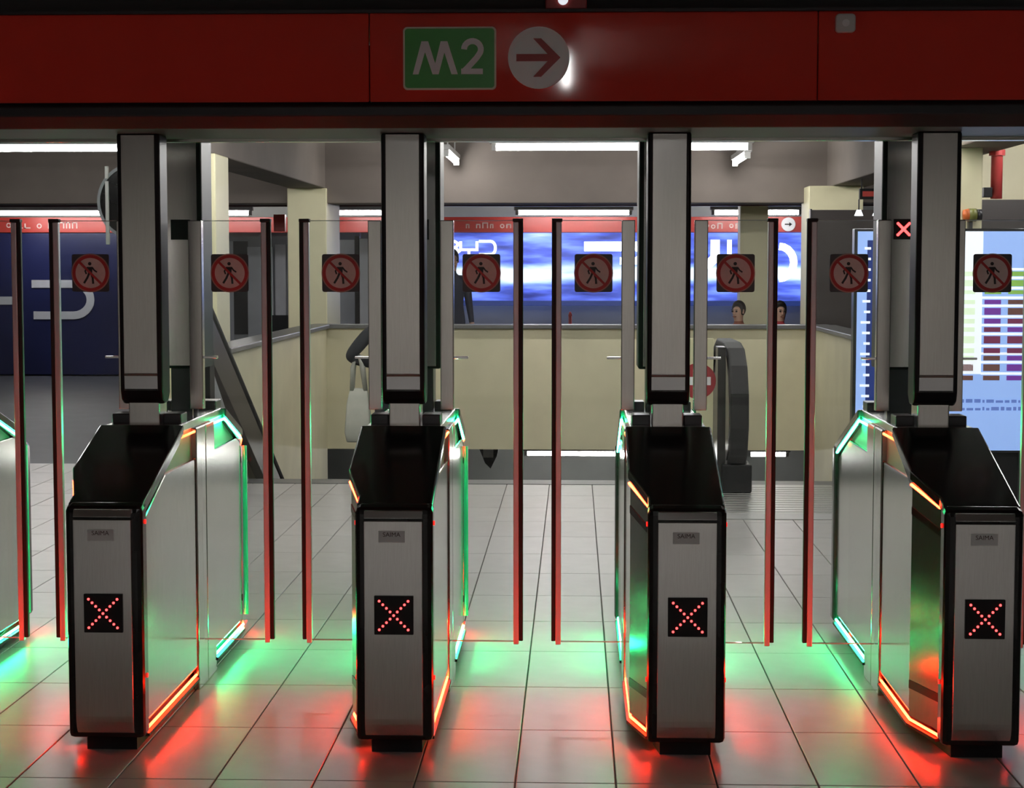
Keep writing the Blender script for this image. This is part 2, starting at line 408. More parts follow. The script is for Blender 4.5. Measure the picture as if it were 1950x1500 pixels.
# green M2 plate
ms = thing('metro_line_sign', 'green rectangular M2 line sign with white letters on the red fascia', 'sign', (-0.4105, 5.85, 2.214))
def rrect(w, h, r, n=6):
    P = []
    for cx, cz, a0 in ((w / 2 - r, h / 2 - r, 0), (-w / 2 + r, h / 2 - r, PI / 2), (-w / 2 + r, -h / 2 + r, PI), (w / 2 - r, -h / 2 + r, 1.5 * PI)):
        for k in range(n + 1):
            a = a0 + PI / 2 * k / n; P.append((cx + r * math.cos(a), cz + r * math.sin(a)))
    return P
MB().prism(rrect(0.305, 0.204, 0.014), 'y', -0.006, 0.0).build('border', 'sign_cream', ms)
MB().prism(rrect(0.293, 0.192, 0.010), 'y', -0.008, -0.004).build('green_plate', 'sign_green', ms)
mm = MB().prism([(-0.121, -0.052), (-0.092, 0.055), (-0.070, 0.055), (-0.0471, -0.0169), (-0.029, 0.055), (-0.007, 0.055), (0.027, -0.052), (0.006, -0.052),
                 (-0.017, 0.0182), (-0.036, -0.052), (-0.056, -0.052), (-0.0804, 0.0203), (-0.102, -0.052)], 'y', -0.0105, -0.006)
mm.build('letter_m', 'sign_white', ms)
two = MB()
arc = [(0.075 + 0.0275 * math.cos(a), 0.0285 + 0.0265 * math.sin(a)) for a in [PI * (1.0 - 1.22 * k / 14) for k in range(15)]]
two.ribbon(arc + [(0.088, 0.0), (0.060, -0.030), (0.046, -0.0435)], 0.019, -0.0105, -0.006)
two.box(0.038, 0.109, -0.0108, -0.006, -0.052, -0.034)
two.build('digit_two', 'sign_white', ms)
ad = thing('arrow_sign', 'white disc with a red arrow on the red fascia', 'sign', (-0.119, 5.85, 2.215))
MB().disc(0, 0, 0.1005, -0.006, 0.0, 48).build('disc', 'sign_white', ad)
ar = MB()
ar.box(-0.073, 0.060, -0.0088, -0.005, -0.0115, 0.0115)
ar.prism([(-0.018, 0.062), (0.008, 0.062), (0.071, 0.0), (0.055, 0.0), (0.040, 0.0)], 'y', -0.0085, -0.005)
ar.prism([(0.040, 0.0), (0.055, 0.0), (0.071, 0.0), (0.008, -0.062), (-0.018, -0.062)], 'y', -0.0085, -0.005)
ar.build('arrow', 'sign_arrow', ad)
bx = thing('white_box', 'small white square box fixed near the top of the red fascia', 'detector', (0.874, 5.85, 2.32))
MB().prism(rrect(0.064, 0.060, 0.012), 'y', -0.025, 0.0).build('housing', 'white_plastic', bx, 0.004)
MB().disc(0.0, 0, 0.012, -0.029, -0.024, 16).build('lens', 'sign_white', bx)
el = thing('red_lamp_box', 'small red box with a white lamp above the fascia', 'lamp', (-0.03, 5.90, 2.372))
B(-0.068, 0.068, -0.05, 0.0, 0.0, 0.05).build('housing', 'pipe_red', el, 0.004)
MB().disc(-0.01, 0.03, 0.017, -0.058, -0.05, 16).build('bulb', 'board_white', el)

# ------------------------------------------------------------------ fare gate
YC = 6.44
def zt(v): return 0.985 if abs(v) < 0.37 else 0.985 - 0.325 * (abs(v) - 0.37)
def uL(v): return -0.138 if v > -0.71 else (-0.082 if v < -0.90 else -0.138 + 0.056 * (-0.71 - v) / 0.19)
def uR(v): return -uL(-v)
ST = [-1.0, -0.90, -0.71, -0.37, 0.37, 0.71, 0.90, 1.0]
def loft(vs, zb, zo, inset=0.0, cut=0.0):
    rings = []
    for v in vs:
        vv = max(-1.0 + cut, min(1.0 - cut, v))
        a, b = uL(v) + inset, uR(v) - inset
        z0 = zb(v) if callable(zb) else zb
        rings.append([(a, vv, z0), (b, vv, z0), (b, vv, zt(v) + zo), (a, vv, zt(v) + zo)])
    return MB().loft(rings)
def path_tube(pts, r, n=8): return MB().tube(pts, r, n)

def sticker_mesh():
    mb = MB(); y = 0
    mb.prism(rrect(0.136, 0.136, 0.008), 'y', -0.0010, 0.0, 0)
    mb.disc(0, 0, 0.070, -0.0016, -0.0008, 40, 1)
    mb.disc(0, 0, 0.0655, -0.0022, -0.0014, 40, 2)
    mb.disc(0, 0, 0.0545, -0.0028, -0.0020, 40, 3)
    # walking figure
    y0, y1 = -0.0034, -0.0026
    mb.disc(-0.002, 0.0335, 0.0062, y0, y1, 14, 4)
    mb.prism([(-0.011, 0.022), (0.008, 0.022), (0.006, -0.004), (-0.008, -0.004)], 'y', y0, y1, 4)
    mb.ribbon([(-0.010, 0.021), (-0.019, 0.007), (-0.015, -0.004)], 0.0055, y0, y1, 4)
    mb.ribbon([(0.006, 0.021), (0.014, 0.010), (0.024, 0.003)], 0.0055, y0, y1, 4)
    mb.ribbon([(-0.004, 0.0), (-0.012, -0.018), (-0.024, -0.037)], 0.0075, y0, y1, 4)
    mb.ribbon([(0.002, 0.0), (0.008, -0.018), (0.0095, -0.039)], 0.0075, y0, y1, 4)
    mb.ribbon([(-0.040, 0.040), (0.040, -0.040)], 0.0085, -0.0040, -0.0032, 2)
    return mb.mesh('sticker', ['stick_slate', 'stick_rim', 'stick_red', 'stick_disc', 'stick_man'])
STICKER = sticker_mesh()

def cross_mesh(half, rd):
    mb = MB(); n = 9
    for k in range(n):
        t = -half + 2 * half * k / (n - 1)
        for s in (1, -1):
            if s == -1 and k == n // 2: continue
            mb.disc(t, s * t, rd, -0.0022, -0.0004, 8, 0)
    return mb.mesh('cross_mark', 'led_dot')
CROSS = cross_mesh(0.045, 0.0040)
CROSS_S = cross_mesh(0.021, 0.0055)
NAME = text_mesh('SAIMA', 0.0195, 'label_ink')

def make_gate():
    G = thing('fare_gate', 'fare gate', 'fare gate', (0, YC, 0))
    MB().prism([(-0.05, -0.94), (0.11, -0.94), (0.11, 0.5), (0.05, 0.94), (-0.11, 0.94), (-0.11, -0.5)], 'z', 0, 0.056).build('plinth', 'black_satin', G)
    loft(ST, 0.078, -0.02, 0.014, 0.05).build('body', 'band_satin', G)
    B(-0.131, 0.131, -0.37, 0.37, 0.955, 0.986).build('top_plate', 'steel', G, 0.004)
    def both(fn, name, mat, bevel=0.0, label=None):
        for half in (0, 1):
            mb = fn()
            o = (mb.mirror_u() if half else mb).build(name, mat, G, bevel)
            if label: o['label'] = label
    # black sloped cover at each end, deeper where the side is cut back
    both(lambda: loft([-0.965, -0.90, -0.71, -0.37], lambda v: zt(v) - 0.032, 0.003, -0.009), 'top_cover', 'black_gloss', 0.006)
    both(lambda: MB().prism([(-1.0, 0.05), (-0.925, 0.05), (-0.925, 0.800), (-0.965, 0.795), (-1.0, 0.783)], 'x', -0.093, 0.150), 'nose_frame', 'black_gloss', 0.016)
    # side cheek in black under the slope, chamfer side
    both(lambda: MB().loft([[(uL(v) - 0.001, v, zt(v) - d), (uL(v) + 0.03, v, zt(v) - d), (uL(v) + 0.03, v, zt(v) - 0.02), (uL(v) - 0.001, v, zt(v) - 0.02)] for v, d in ((-0.95, 0.06), (-0.90, 0.05), (-0.71, 0.062), (-0.40, 0.045))]), 'side_cheek', 'black_gloss')
    both(lambda: MB().loft([[(0.108, v, zt(v) - d), (0.139, v, zt(v) - d), (0.139, v, zt(v) - 0.02), (0.108, v, zt(v) - 0.02)] for v, d in ((-0.95, 0.05), (-0.40, 0.05))]), 'side_cheek', 'black_gloss')
    # steel end panel curling under at the bottom
    prof = [(-1.016, 0.748), (-1.016, 0.125)] + [(-0.976 - 0.040 * math.cos(a), 0.125 - 0.07 * math.sin(a)) for a in [PI / 2 * k / 6 for k in range(1, 7)]]
    prof = prof + [(-0.972, 0.064), (-0.990, 0.125), (-0.990, 0.748)]
    both(lambda: MB().prism(prof, 'x', -0.063, 0.119), 'end_panel', 'steel', 0.002)
    both(lambda: MB().prism([(-1.014, 0.756), (-1.006, 0.778), (-0.985, 0.782), (-0.985, 0.756)], 'x', -0.063, 0.119), 'panel_lip', 'steel_mirror', 0.001)
    # display with the red cross, maker's plate
    for half in (0, 1):
        sg = -1 if half else 1
        d = B(-0.061, 0.061, -0.004, 0.006, -0.061, 0.061).build('display', 'black_satin', G, 0.002)
        d.location = (sg * 0.030, sg * -1.0185, 0.454); d.rotation_euler.z = PI * half
        x = bpy.data.objects.new('cross_mark', CROSS); link(x, d); x.location = (0, -0.0042, 0); x['label'] = 'red cross of glowing dots'
        p = B(-0.041, 0.041, -0.0006, 0.002, -0.018, 0.018).build('maker_plate', 'label_paper', G)
        p.location = (sg * 0.024, sg * -1.0175, 0.700); p.rotation_euler.z = PI * half
        t = bpy.data.objects.new('lettering', NAME); link(t, p); t.rotation_euler = (PI / 2, 0, 0); t.location = (0, -0.0008, 0.0)
    # side panels (satin steel) in front of and behind the doors
    both(lambda: MB().prism([(-0.93, 0.085), (-0.155, 0.085), (-0.155, 0.845), (-0.62, 0.845), (-0.93, 0.735)], 'x', 0.122, 0.138), 'side_panel', 'steel_flank', 0.006)
    both(lambda: MB().prism([(-0.71, 0.085), (-0.155, 0.085), (-0.155, 0.845), (-0.66, 0.845), (-0.71, 0.815)], 'x', -0.138, -0.122), 'side_panel', 'steel_flank', 0.006)
    # cut-back corner: steel panel lit by the strips, dark bands painted as reflections
    A, Bq = (-0.082, -0.90), (-0.138, -0.71)
    nx, ny = -0.19, -0.056; ln = math.hypot(nx, ny); nx /= ln; ny /= ln
    def slab(t0, t1, za, zb, th, back=0.006):
        p0 = (A[0] + (Bq[0] - A[0]) * t0, A[1] + (Bq[1] - A[1]) * t0); p1 = (A[0] + (Bq[0] - A[0]) * t1, A[1] + (Bq[1] - A[1]) * t1)
        lo = [(p0[0] + nx * th, p0[1] + ny * th, za[0]), (p1[0] + nx * th, p1[1] + ny * th, za[1]), (p1[0] - nx * back, p1[1] - ny * back, za[1]), (p0[0] - nx * back, p0[1] - ny * back, za[0])]
        hi = [(a[0], a[1], z) for a, z in zip(lo, (zb[0], zb[1], zb[1], zb[0]))]
        return MB().strip(lo, hi)
    both(lambda: slab(0.0, 1.0, (0.075, 0.075), (0.775, 0.835), 0.001), 'corner_panel', 'steel_flank')
    both(lambda: slab(0.0, 1.0, (0.690, 0.735), (0.712, 0.760), 0.003), 'reflection_band', 'black_gloss')
    both(lambda: slab(0.0, 1.0, (0.165, 0.165), (0.192, 0.192), 0.003), 'reflection_band', 'black_gloss')
    # door pocket posts
    for sg in (-1, 1):
        for v0, v1 in ((-0.15, 0.004), (0.012, 0.165)):
            B(min(sg * 0.120, sg * 0.143), max(sg * 0.120, sg * 0.143), v0, v1, 0.0, 0.955).build('pocket_post', 'steel_flank', G, 0.004)
    # light strips: orange in front of the doors, green behind
    R = 0.0046
    zc = 0.060
    def run(name, pts, mat, r=R):
        MB().tube(pts, r, 8).build(name, mat, G, 0, True)
    top = lambda v: zt(v) - 0.040
    # black lip added to shade the floor right under the strips
    both(lambda: B(0.12, 0.148, -0.93, -0.165, 0.040, 0.0505), 'shade_lip', 'black_satin')
    both(lambda: MB().prism([(-0.12, -0.165), (-0.148, -0.165), (-0.148, -0.714), (-0.094, -0.912), (-0.07, -0.90)], 'z', 0.040, 0.0505), 'shade_lip', 'black_satin')
    run('light_strip', [(0.135, -0.925, zc), (0.135, -0.165, zc)], 'led_orange')
    run('light_strip', [(-0.135, -0.165, zc), (-0.135, -0.708, zc), (-0.084, -0.900, zc), (-0.084, -0.925, zc)], 'led_orange')
    run('light_strip', [(0.140, -0.17, 0.945), (0.140, -0.40, 0.945)], 'led_orange_dim')
    run('light_strip', [(-0.140, -0.17, 0.945), (-0.140, -0.40, 0.945)], 'led_orange_dim')
    run('light_strip', [(-0.143, -0.71, 0.832), (-0.088, -0.90, 0.782)], 'led_orange')
    run('light_strip', [(0.135, 0.175, zc), (0.135, 0.74, zc)], 'led_green')
    run('light_strip', [(0.135, 0.75, zc), (0.088, 0.91, zc)], 'led_orange', 0.004)
    run('light_strip', [(0.140, 0.175, 0.945), (0.140, 0.37, 0.945), (0.140, 0.70, top(0.70))], 'led_green')
    run('light_strip', [(0.140, 0.72, top(0.72)), (0.096, 0.90, top(0.90))], 'led_orange', 0.004)
    run('light_strip', [(-0.135, 0.175, zc), (-0.135, 0.97, zc)], 'led_green')
    run('light_strip', [(-0.140, 0.175, 0.945), (-0.140, 0.37, 0.945), (-0.140, 0.97, top(0.97))], 'led_green')
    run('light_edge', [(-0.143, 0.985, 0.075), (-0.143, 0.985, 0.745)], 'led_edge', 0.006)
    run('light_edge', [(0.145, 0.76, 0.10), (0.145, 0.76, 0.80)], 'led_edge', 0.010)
    for u, v, z in ((-0.094, -0.960, 0.245), (-0.094, -0.960, 0.735), (0.151, -0.960, 0.245), (0.151, -0.960, 0.735)):
        m = MB().tube([(u - 0.003, v, z), (u + 0.003, v, z)], 0.0075, 10); m.build('sensor_light', 'red_bar', G)
    # front steel column and its neck
    col = MB().prism([(-0.37, 1.99), (-0.37, 1.105), (-0.358, 1.072), (-0.33, 1.058), (-0.28, 1.058), (-0.25, 1.09), (-0.25, 1.99)], 'x', -0.074, 0.074)
    cf = col.build('column', 'black_satin', G, 0.008)
    MB().prism([(-0.375, 1.985), (-0.375, 1.165), (-0.368, 1.165), (-0.368, 1.985)], 'x', -0.058, 0.058).build('face_plate', 'steel', cf, 0.0015)
    MB().prism([(-0.374, 1.158), (-0.372, 1.112), (-0.362, 1.084), (-0.352, 1.09), (-0.364, 1.158)], 'x', -0.058, 0.058).build('foot_plate', 'steel_mirror', cf, 0.001)
    MB().prism([(-0.3775, 1.157), (-0.371, 1.168), (-0.366, 1.168), (-0.366, 1.157)], 'x', -0.058, 0.058).build('highlight_strip', 'glint', cf)  # bright sliver added along the fold to catch a highlight
    B(-0.054, 0.054, -0.335, -0.22, 0.98, 1.065).build('column_neck', 'steel', G, 0.004)
    for a, b in ((-0.122, -0.058), (0.058, 0.122)):
        B(a, b, -0.30, -0.20, 0.983, 1.020).build('neck_flange', 'dark_metal', G, 0.004)
    # rear column with its small display
    cr = B(-0.08, 0.08, 0.285, 0.48, 1.145, 2.12).build('rear_column', 'black_satin', G, 0.008)
    B(-0.062, 0.062, 0.280, 0.290, 1.155, 2.10).build('face_plate', 'steel', cr, 0.0015)
    B(-0.037, 0.037, 0.274, 0.284, 1.636, 1.712).build('small_display', 'black_satin', cr)
    xs = bpy.data.objects.new('small_cross_mark', CROSS_S); link(xs, cr); xs.location = (0, 0.2735, 1.674)
    B(-0.05, 0.05, 0.30, 0.42, 0.98, 1.15).build('rear_neck', 'dark_metal', G, 0.004)
    for a, b in ((-0.122, -0.055), (0.055, 0.122)):
        B(a, b, 0.30, 0.40, 0.983, 1.02).build('neck_flange', 'dark_metal', G, 0.004)
    # glass door leaves
    for sg in (-1, 1):
        def bb(a, b, y0, y1, z0, z1): return B(min(sg * a, sg * b), max(sg * a, sg * b), y0, y1, z0, z1)
        lf = bb(0.112, 0.374, -0.065, -0.055, 0.172, 1.698).build('door_leaf', 'glass', G)
        bb(0.369, 0.389, -0.074, -0.046, 0.160, 1.694).build('edge_pole', 'alu', lf, 0.003)
        bb(0.154, 0.369, -0.0655, -0.0545, 1.698, 1.7005).build('glass_rim', 'glass_edge', lf)
        bb(0.145, 0.369, -0.0655, -0.0545, 0.169, 0.172).build('glass_rim', 'glass_edge', lf)
        bb(0.389, 0.404, -0.070, -0.050, 0.172, 1.700).build('rubber_edge', 'black_rubber', lf, 0.003)
        bb(0.366, 0.404, -0.076, -0.044, 1.694, 1.706).build('pole_cap', 'black_rubber', lf, 0.002)
        bb(0.106, 0.154, -0.080, -0.040, 1.018, 1.700).build('clamp_plate', 'steel', lf, 0.003)
        bb(0.154, 0.205, -0.072, -0.048, 1.202, 1.210).build('clamp_pin', 'glint', lf, 0.001)
        s = bpy.data.objects.new('sticker', STICKER); link(s, lf); s.location = (sg * 0.254, -0.0655, 1.511)
        s['label'] = 'round red no walking pictogram on a slate square'
    return G
proto = make_gate()
GATES = [
    (-2.411, 'steel fare gate with green lit flank standing before the navy poster wall', False),
    (-1.500, 'steel fare gate with red cross display in front of the black sloped balustrade', False),
    (-0.589, 'steel fare gate with red cross display in front of the person with the tote bag', False),
    (0.322, 'steel fare gate with red cross display beside the escalator handrail and no entry sign', True),
    (1.233, 'steel fare gate with red cross display in front of the lit timetable board', True)]
gate_roots = []
for k, (x, lab, lit) in enumerate(GATES):
    o = proto if k == 0 else copy_tree(proto)
    o.location = (x, YC, 0); tag(o, lab, 'fare gate', 'row of fare gates')
    gate_roots.append((o, lit))
for o, lit in gate_roots:
    for ch in o.children:
        for h in list(ch.children):
            if not lit and h.name.startswith('small_cross_mark'): bpy.data.objects.remove(h)

# ------------------------------------------------------------------ fluorescent lights
def tube_light(x, y, z, ln, along, mat, label, group, r=0.028, off=''):
    t = thing('fluorescent_light' + off, label, 'light', (x, y, z), 0 if along == 'x' else PI / 2, group)
    B(-ln / 2 - 0.06, ln / 2 + 0.06, -0.04, 0.04, 0.035, 0.085).build('housing', 'fixture_grey', t, 0.004)
    MB().tube([(-ln / 2, 0, 0), (ln / 2, 0, 0)], r, 10).build('tube' + off, mat, t, 0, True)
    for s in (-1, 1): B(s * (ln / 2 + 0.02) - 0.02, s * (ln / 2 + 0.02) + 0.02, -0.028, 0.028, -0.028, 0.04).build('end_cap', 'fixture_grey', t)
    for s in (-1, 1): B(s * ln * 0.35 - 0.006, s * ln * 0.35 + 0.006, -0.006, 0.006, 0.08, 2.86 - z).build('hanger', 'fixture_grey', t)
    return t
for y in (9.5, 12.4):
    for x in (-4.2, -2.2, -0.2, 1.8, 3.8):
        tube_light(x, y, 2.62, 1.5, 'x', 'tube_back', 'fluorescent tube light over the lanes beyond the red fascia', 'tubes beyond the fascia', off='_offscreen')
for x, ln, lab in ((-4.98, 1.5, 'fluorescent tube light hanging above the navy poster wall'),
               (-0.07, 1.32, 'fluorescent tube light hanging over the stairwell ahead of the cross beam'),
               (1.17, 0.84, 'fluorescent tube light hanging just before the slim cream pillar'),
               (4.42, 1.5, 'fluorescent tube light hanging beside the red pipe')):
    tube_light(x, 16.5, 2.628, ln, 'x', 'tube_back', lab, None)
tube_light(-1.25, 18.0, 2.62, 1.5, 'y', 'tube_back', 'fluorescent tube light running lengthwise by the two steel columns', None, 0.022)
tube_light(1.67, 18.0, 2.60, 1.3, 'y', 'tube_back', 'fluorescent tube light running lengthwise near the cream pillar', None, 0.02)
for x, ln, lab in ((-6.95, 1.5, 'fluorescent tube light above the red band of the navy poster'),
               (-4.75, 0.8, 'short fluorescent tube light above the grey framed doorway'),
               (-2.85, 0.62, 'short fluorescent tube light beside the far cream pillar'),
               (-0.015, 1.46, 'fluorescent tube light above the lit blue screen'),
               (2.40, 1.1, 'fluorescent tube light above the round white arrow on the far red band')):
    tube_light(x, 23.6, 2.235, ln, 'x', 'tube_back', lab, None)
# entrance hall: the tube mirrored in the fascia, and the row that lights the pale wall the steel mirrors
tube_light(-0.06, 0.7, 2.75, 1.8, 'y', 'tube_back', 'fluorescent tube light on the ceiling of the entrance hall', 'entrance hall tubes', off='_offscreen')
for x in (-4.0, -2.0, 0.0, 2.0, 4.0):
    tube_light(x, -5.6, 2.75, 1.5, 'x', 'tube_back', 'fluorescent tube light on the ceiling of the entrance hall', 'entrance hall tubes', off='_offscreen')
for x, ln, lab in ((0.05, 1.32, 'long tube light of the lower level seen under the stairwell wall'), (2.52, 0.45, 'short tube light of the lower level seen beside the escalator handrail')):
    t = tube_light(x, 23.0, -0.91, ln, 'x', 'tube_back', lab, 'tubes of the lower level')
    for ch in list(t.children):
        if ch.name.startswith('hanger'): ch.scale.z = 0.62 / (2.86 + 0.91)

# ------------------------------------------------------------------ far end: red band, screens, posters
fb = thing('far_sign_band', 'far red sign band with pale lettering above the lit blue screen', 'sign', (0, 24.5, 0))
B(-9, 4.5, -0.05, 0.3, 1.995, 2.205).build('band', 'far_red', fb, 0.004)
tx = MB(); random.seed(3)
def blur_text(x0, x1, z0, z1):
    x = x0
    while x < x1:
        wd = random.uniform(0.04, 0.085); zz = z1 - random.choice((0, 0, 0.02))
        k = random.random()
        if k < 0.5: tx.box(x, x + 0.016, -0.056, -0.05, z0, zz); tx.box(x + wd - 0.016, x + wd, -0.056, -0.05, z0, zz); tx.box(x, x + wd, -0.056, -0.05, zz - 0.016, zz)
        elif k < 0.8: tx.box(x, x + 0.018, -0.056, -0.05, z0, zz); tx.box(x, x + wd, -0.056, -0.05, z0, z0 + 0.016)
        else: tx.disc(x + wd / 2, (z0 + zz) / 2, wd / 2, -0.056, -0.05, 14, 0, wd / 2 - 0.014)
        x += wd + random.choice((0.025, 0.025, 0.09))
blur_text(-1.5, -0.75, 2.05, 2.13); blur_text(1.8, 2.62, 2.04, 2.12); blur_text(-7.9, -6.95, 2.05, 2.14)
tx.build('lettering', 'pale_letter', fb)
ra = thing('far_arrow_disc', 'small round white arrow disc on the far red band', 'sign', (2.92, 24.425, 2.10))
MB().disc(0, 0, 0.095, -0.01, 0.02, 28).build('disc', 'sign_white', ra)
aw = MB().box(-0.05, 0.04, -0.014, -0.008, -0.008, 0.008); aw.prism([(0.01, 0.03), (0.05, 0), (0.01, -0.03)], 'y', -0.014, -0.008)
aw.build('arrow', 'stick_man', ra)
sc = thing('advertising_screen', 'wide lit blue advertising screen with white brand letters', 'screen', (0, 24.5, 0))
B(-1.9, 3.2, -0.06, 0.2, 1.055, 1.985).build('display', 'screen_blue', sc)
MB().box(-1.95, 3.25, -0.08, 0.2, 0.985, 1.055).build('frame', 'board_navy', sc, 0.004)
lg = MB(); y0, y1 = -0.075, -0.058
def brand(lg, x, z, h, wd, s, y0, y1):
    # three squared letters: B without left bar corner, U-shaped Y with a stem, open D
    wB = h * 1.25; t = wd
    lg.ribbon([(x, z + h), (x + wB * 0.75, z + h), (x + wB, z + h * 0.80), (x + wB * 0.8, z + h * 0.52), (x, z + h * 0.52)], t, y0, y1)
    lg.ribbon([(x + wB * 0.8, z + h * 0.50), (x + wB * 1.02, z + h * 0.24), (x + wB * 0.78, z), (x, z)], t, y0, y1)
    x += s
    lg.ribbon([(x, z + h), (x, z + h * 0.36), (x + wB, z + h * 0.36), (x + wB, z + h)], t, y0, y1)
    lg.box(x + wB / 2 - t / 2, x + wB / 2 + t / 2, y0, y1, z, z + h * 0.36)
    x += s
    pts = [(x, z + h), (x + wB * 0.72, z + h)] + [(x + wB * 0.72 + h * 0.36 * math.sin(a), z + h * 0.5 + h * 0.5 * math.cos(a)) for a in [PI * k / 10 for k in range(1, 10)]] + [(x + wB * 0.72, z), (x, z)]
    lg.ribbon(pts, t, y0, y1)
brand(lg, -1.8225, 1.69, 0.18, 0.036, 0.2525, y0, y1)
lg.build('brand_letters', 'screen_white', sc)
for draw in (lambda m: m.box(0.13, 0.86, y0, y1, 1.735, 1.865).ribbon([(0.85, 1.80), (0.95, 1.70), (0.86, 1.60), (0.62, 1.60)], 0.10, y0, y1),
             lambda m: m.ribbon([(1.72, 1.53), (1.84, 1.56), (1.925, 1.64), (1.925, 1.89)], 0.125, y0, y1),
             lambda m: m.ribbon([(2.12, 1.62), (2.12, 1.89)], 0.06, y0, y1),
             lambda m: m.ribbon([(2.80, 1.80)] + [(2.80 + 0.20 * math.sin(a), 1.58 + 0.22 * math.cos(a)) for a in [PI * k / 10 for k in range(1, 10)]] + [(2.80, 1.36)], 0.10, y0, y1)):
    draw(MB()).build('large_letter', 'screen_white', sc)
nv = thing('navy_poster', 'huge navy blue poster wall with pale grey brand letters', 'poster', (0, 24.5, 0))
B(-8.9, -5.3, -0.04, 0.2, 0.02, 1.985).build('sheet', 'navy', nv)
nl = MB(); y0, y1 = -0.055, -0.038
nl.ribbon([(-8.45, 1.33), (-8.45, 1.05), (-7.745, 1.05), (-7.745, 1.33)], 0.11, y0, y1); nl.box(-8.15, -8.04, y0, y1, 0.79, 1.05)
nl.ribbon([(-7.56, 1.283), (-6.98, 1.283)] + [(-6.98 + 0.245 * math.sin(a), 1.064 + 0.219 * math.cos(a)) for a in [PI * k / 12 for k in range(1, 12)]] + [(-6.98, 0.845), (-7.54, 0.845)], 0.108, y0, y1)
nl.build('brand_letters', 'letter_grey', nv)
# grey framed doorway between the pillars on the left
dw = thing('door_1', 'grey framed doorway with posters between the cream pillars', 'doorway', (0, 22, 0)); dw['kind'] = 'structure'
B(-4.55, -3.5, 0.06, 0.16, 0.0, 1.90).build('back_panel', 'grey_frame', dw)
B(-4.50, -4.40, 0, 0.08, 0.0, 1.86).build('jamb', 'grey_frame', dw, 0.004)
B(-4.40, -4.26, 0.03, 0.08, 0.4, 1.84).build('pane', 'grey_pane', dw)
B(-4.26, -4.08, 0.03, 0.08, 0.68, 1.84).build('pane', 'dark_pane', dw)
B(-4.08, -3.76, 0.01, 0.08, 0.3, 1.77).build('poster', 'grey_pane', dw)
B(-3.73, -3.60, 0.0, 0.08, 0.92, 1.80).build('poster', 'letter_grey', dw)
B(-3.78, -3.55, -0.02, 0.08, 0.3, 0.92).build('bin', 'black_satin', dw)
B(-3.74, -3.60, -0.03, 0.08, 1.96, 2.17).build('red_sign', 'far_red', dw)
# panels beside the far pillar
pw = thing('white_board', 'narrow pale board standing behind the far cream pillar', 'board', (-2.56, 21.9, 0))
B(-0.10, 0.09, -0.03, 0.03, 0.0, 1.87).build('sheet', 'letter_grey', pw, 0.004)
B(-0.16, -0.10, -0.04, 0.04, 0.0, 1.90).build('post', 'black_satin', pw, 0.004)
gl = thing('grey_glass_panel', 'bluish grey glass panel next to the pale board', 'panel', (-2.92, 22.3, 0))
B(-0.35, 0.22, -0.03, 0.03, 0.0, 1.86).build('pane', 'grey_pane', gl)
B(-0.35, 0.22, -0.04, 0.04, 1.86, 1.95).build('head_rail', 'navy', gl)

# ------------------------------------------------------------------ timetable light box and right-hand fittings
ib = thing('timetable_board', 'lit blue and white timetable board with coloured cells', 'board', (1.82, 11.5, 0))
B(-0.02, 1.22, 0.0, 0.10, 0.33, 1.775).build('case', 'dark_metal', ib, 0.006)
B(0.0, 1.20, -0.004, 0.01, 0.345, 1.757).build('lit_face', 'board_blue', ib)
B(0.062, 0.60, -0.007, -0.003, 0.50, 1.70).build('map_block', 'board_navy', ib)
wf = B(0.62, 0.80, -0.007, -0.003, 0.84, 1.757).build('white_column', 'board_white', ib)
mk_rows = [(1.58, 0.03), (1.52, 0.03), (1.455, 0.04), (1.40, 0.03), (1.372, 0.0), (1.335, 0.04), (1.243, 0.035)]
rows = [(1.47, 1.50, 'cell_green'), (1.405, 1.445, 'cell_green'), (1.355, 1.38, 'cell_green'), (1.29, 1.318, 'cell_brown'), (1.222, 1.266, 'cell_brown'), (1.165, 1.197, 'cell_maroon'), (1.112, 1.142, 'cell_purple'),
        (1.038, 1.085, 'cell_maroon'), (0.975, 1.008, 'cell_maroon'), (0.928, 0.958, 'cell_purple'), (0.860, 0.903, 'cell_purple'), (0.800, 0.830, 'cell_purple')]
for k, (a, b, m1) in enumerate(rows):
    m0 = m1 if k < 3 else ('cell_purple' if k in (3, 4, 5) else 'cell_maroon' if k in (6, 7, 8) else 'cell_brown')
    if k >= 2: B(0.815, 0.92, -0.007, -0.003, a, b).build('cell', m0, ib)
    B(0.965, 1.075, -0.007, -0.003, a, b).build('cell', m1, ib)
    if k < 10: B(0.665, 0.755, -0.009, -0.005, a, b).build('cell', 'cell_pale', ib)
    else: B(0.66, 0.75, -0.007, -0.003, a, b).build('cell', 'cell_brown', ib)
    B(0.80, 1.09, -0.006, -0.003, b + 0.006, b + 0.022).build('row_gap', 'board_white', ib)
dashes = MB(); random.seed(5)
for z in (0.655, 0.605):
    x = 0.66
    while x < 1.08:
        wd = random.uniform(0.012, 0.05); dashes.box(x, x + wd, -0.007, -0.003, z, z + random.uniform(0.014, 0.024)); x += wd + 0.012
dashes.build('small_print', 'cell_blue_text', ib)
tick = MB()
for k in range(16):
    z = 0.62 + k * 0.068; tick.box(0.045 - 0.01 * (k % 3), 0.085, -0.009, -0.006, z, z + 0.016)
tick.build('map_marks', 'board_white', ib)
for x in (0.12, 1.06): B(x, x + 0.06, 0.02, 0.08, 0.0, 0.34).build('leg', 'dark_metal', ib)
B(0.06, 1.18, 0.03, 0.07, 0.02, 0.34).build('kick_panel', 'black_satin', ib)
rp = thing('red_pipe', 'red vertical fire pipe with a flange on the cream wall', 'pipe', (3.05, 13.0, 0))
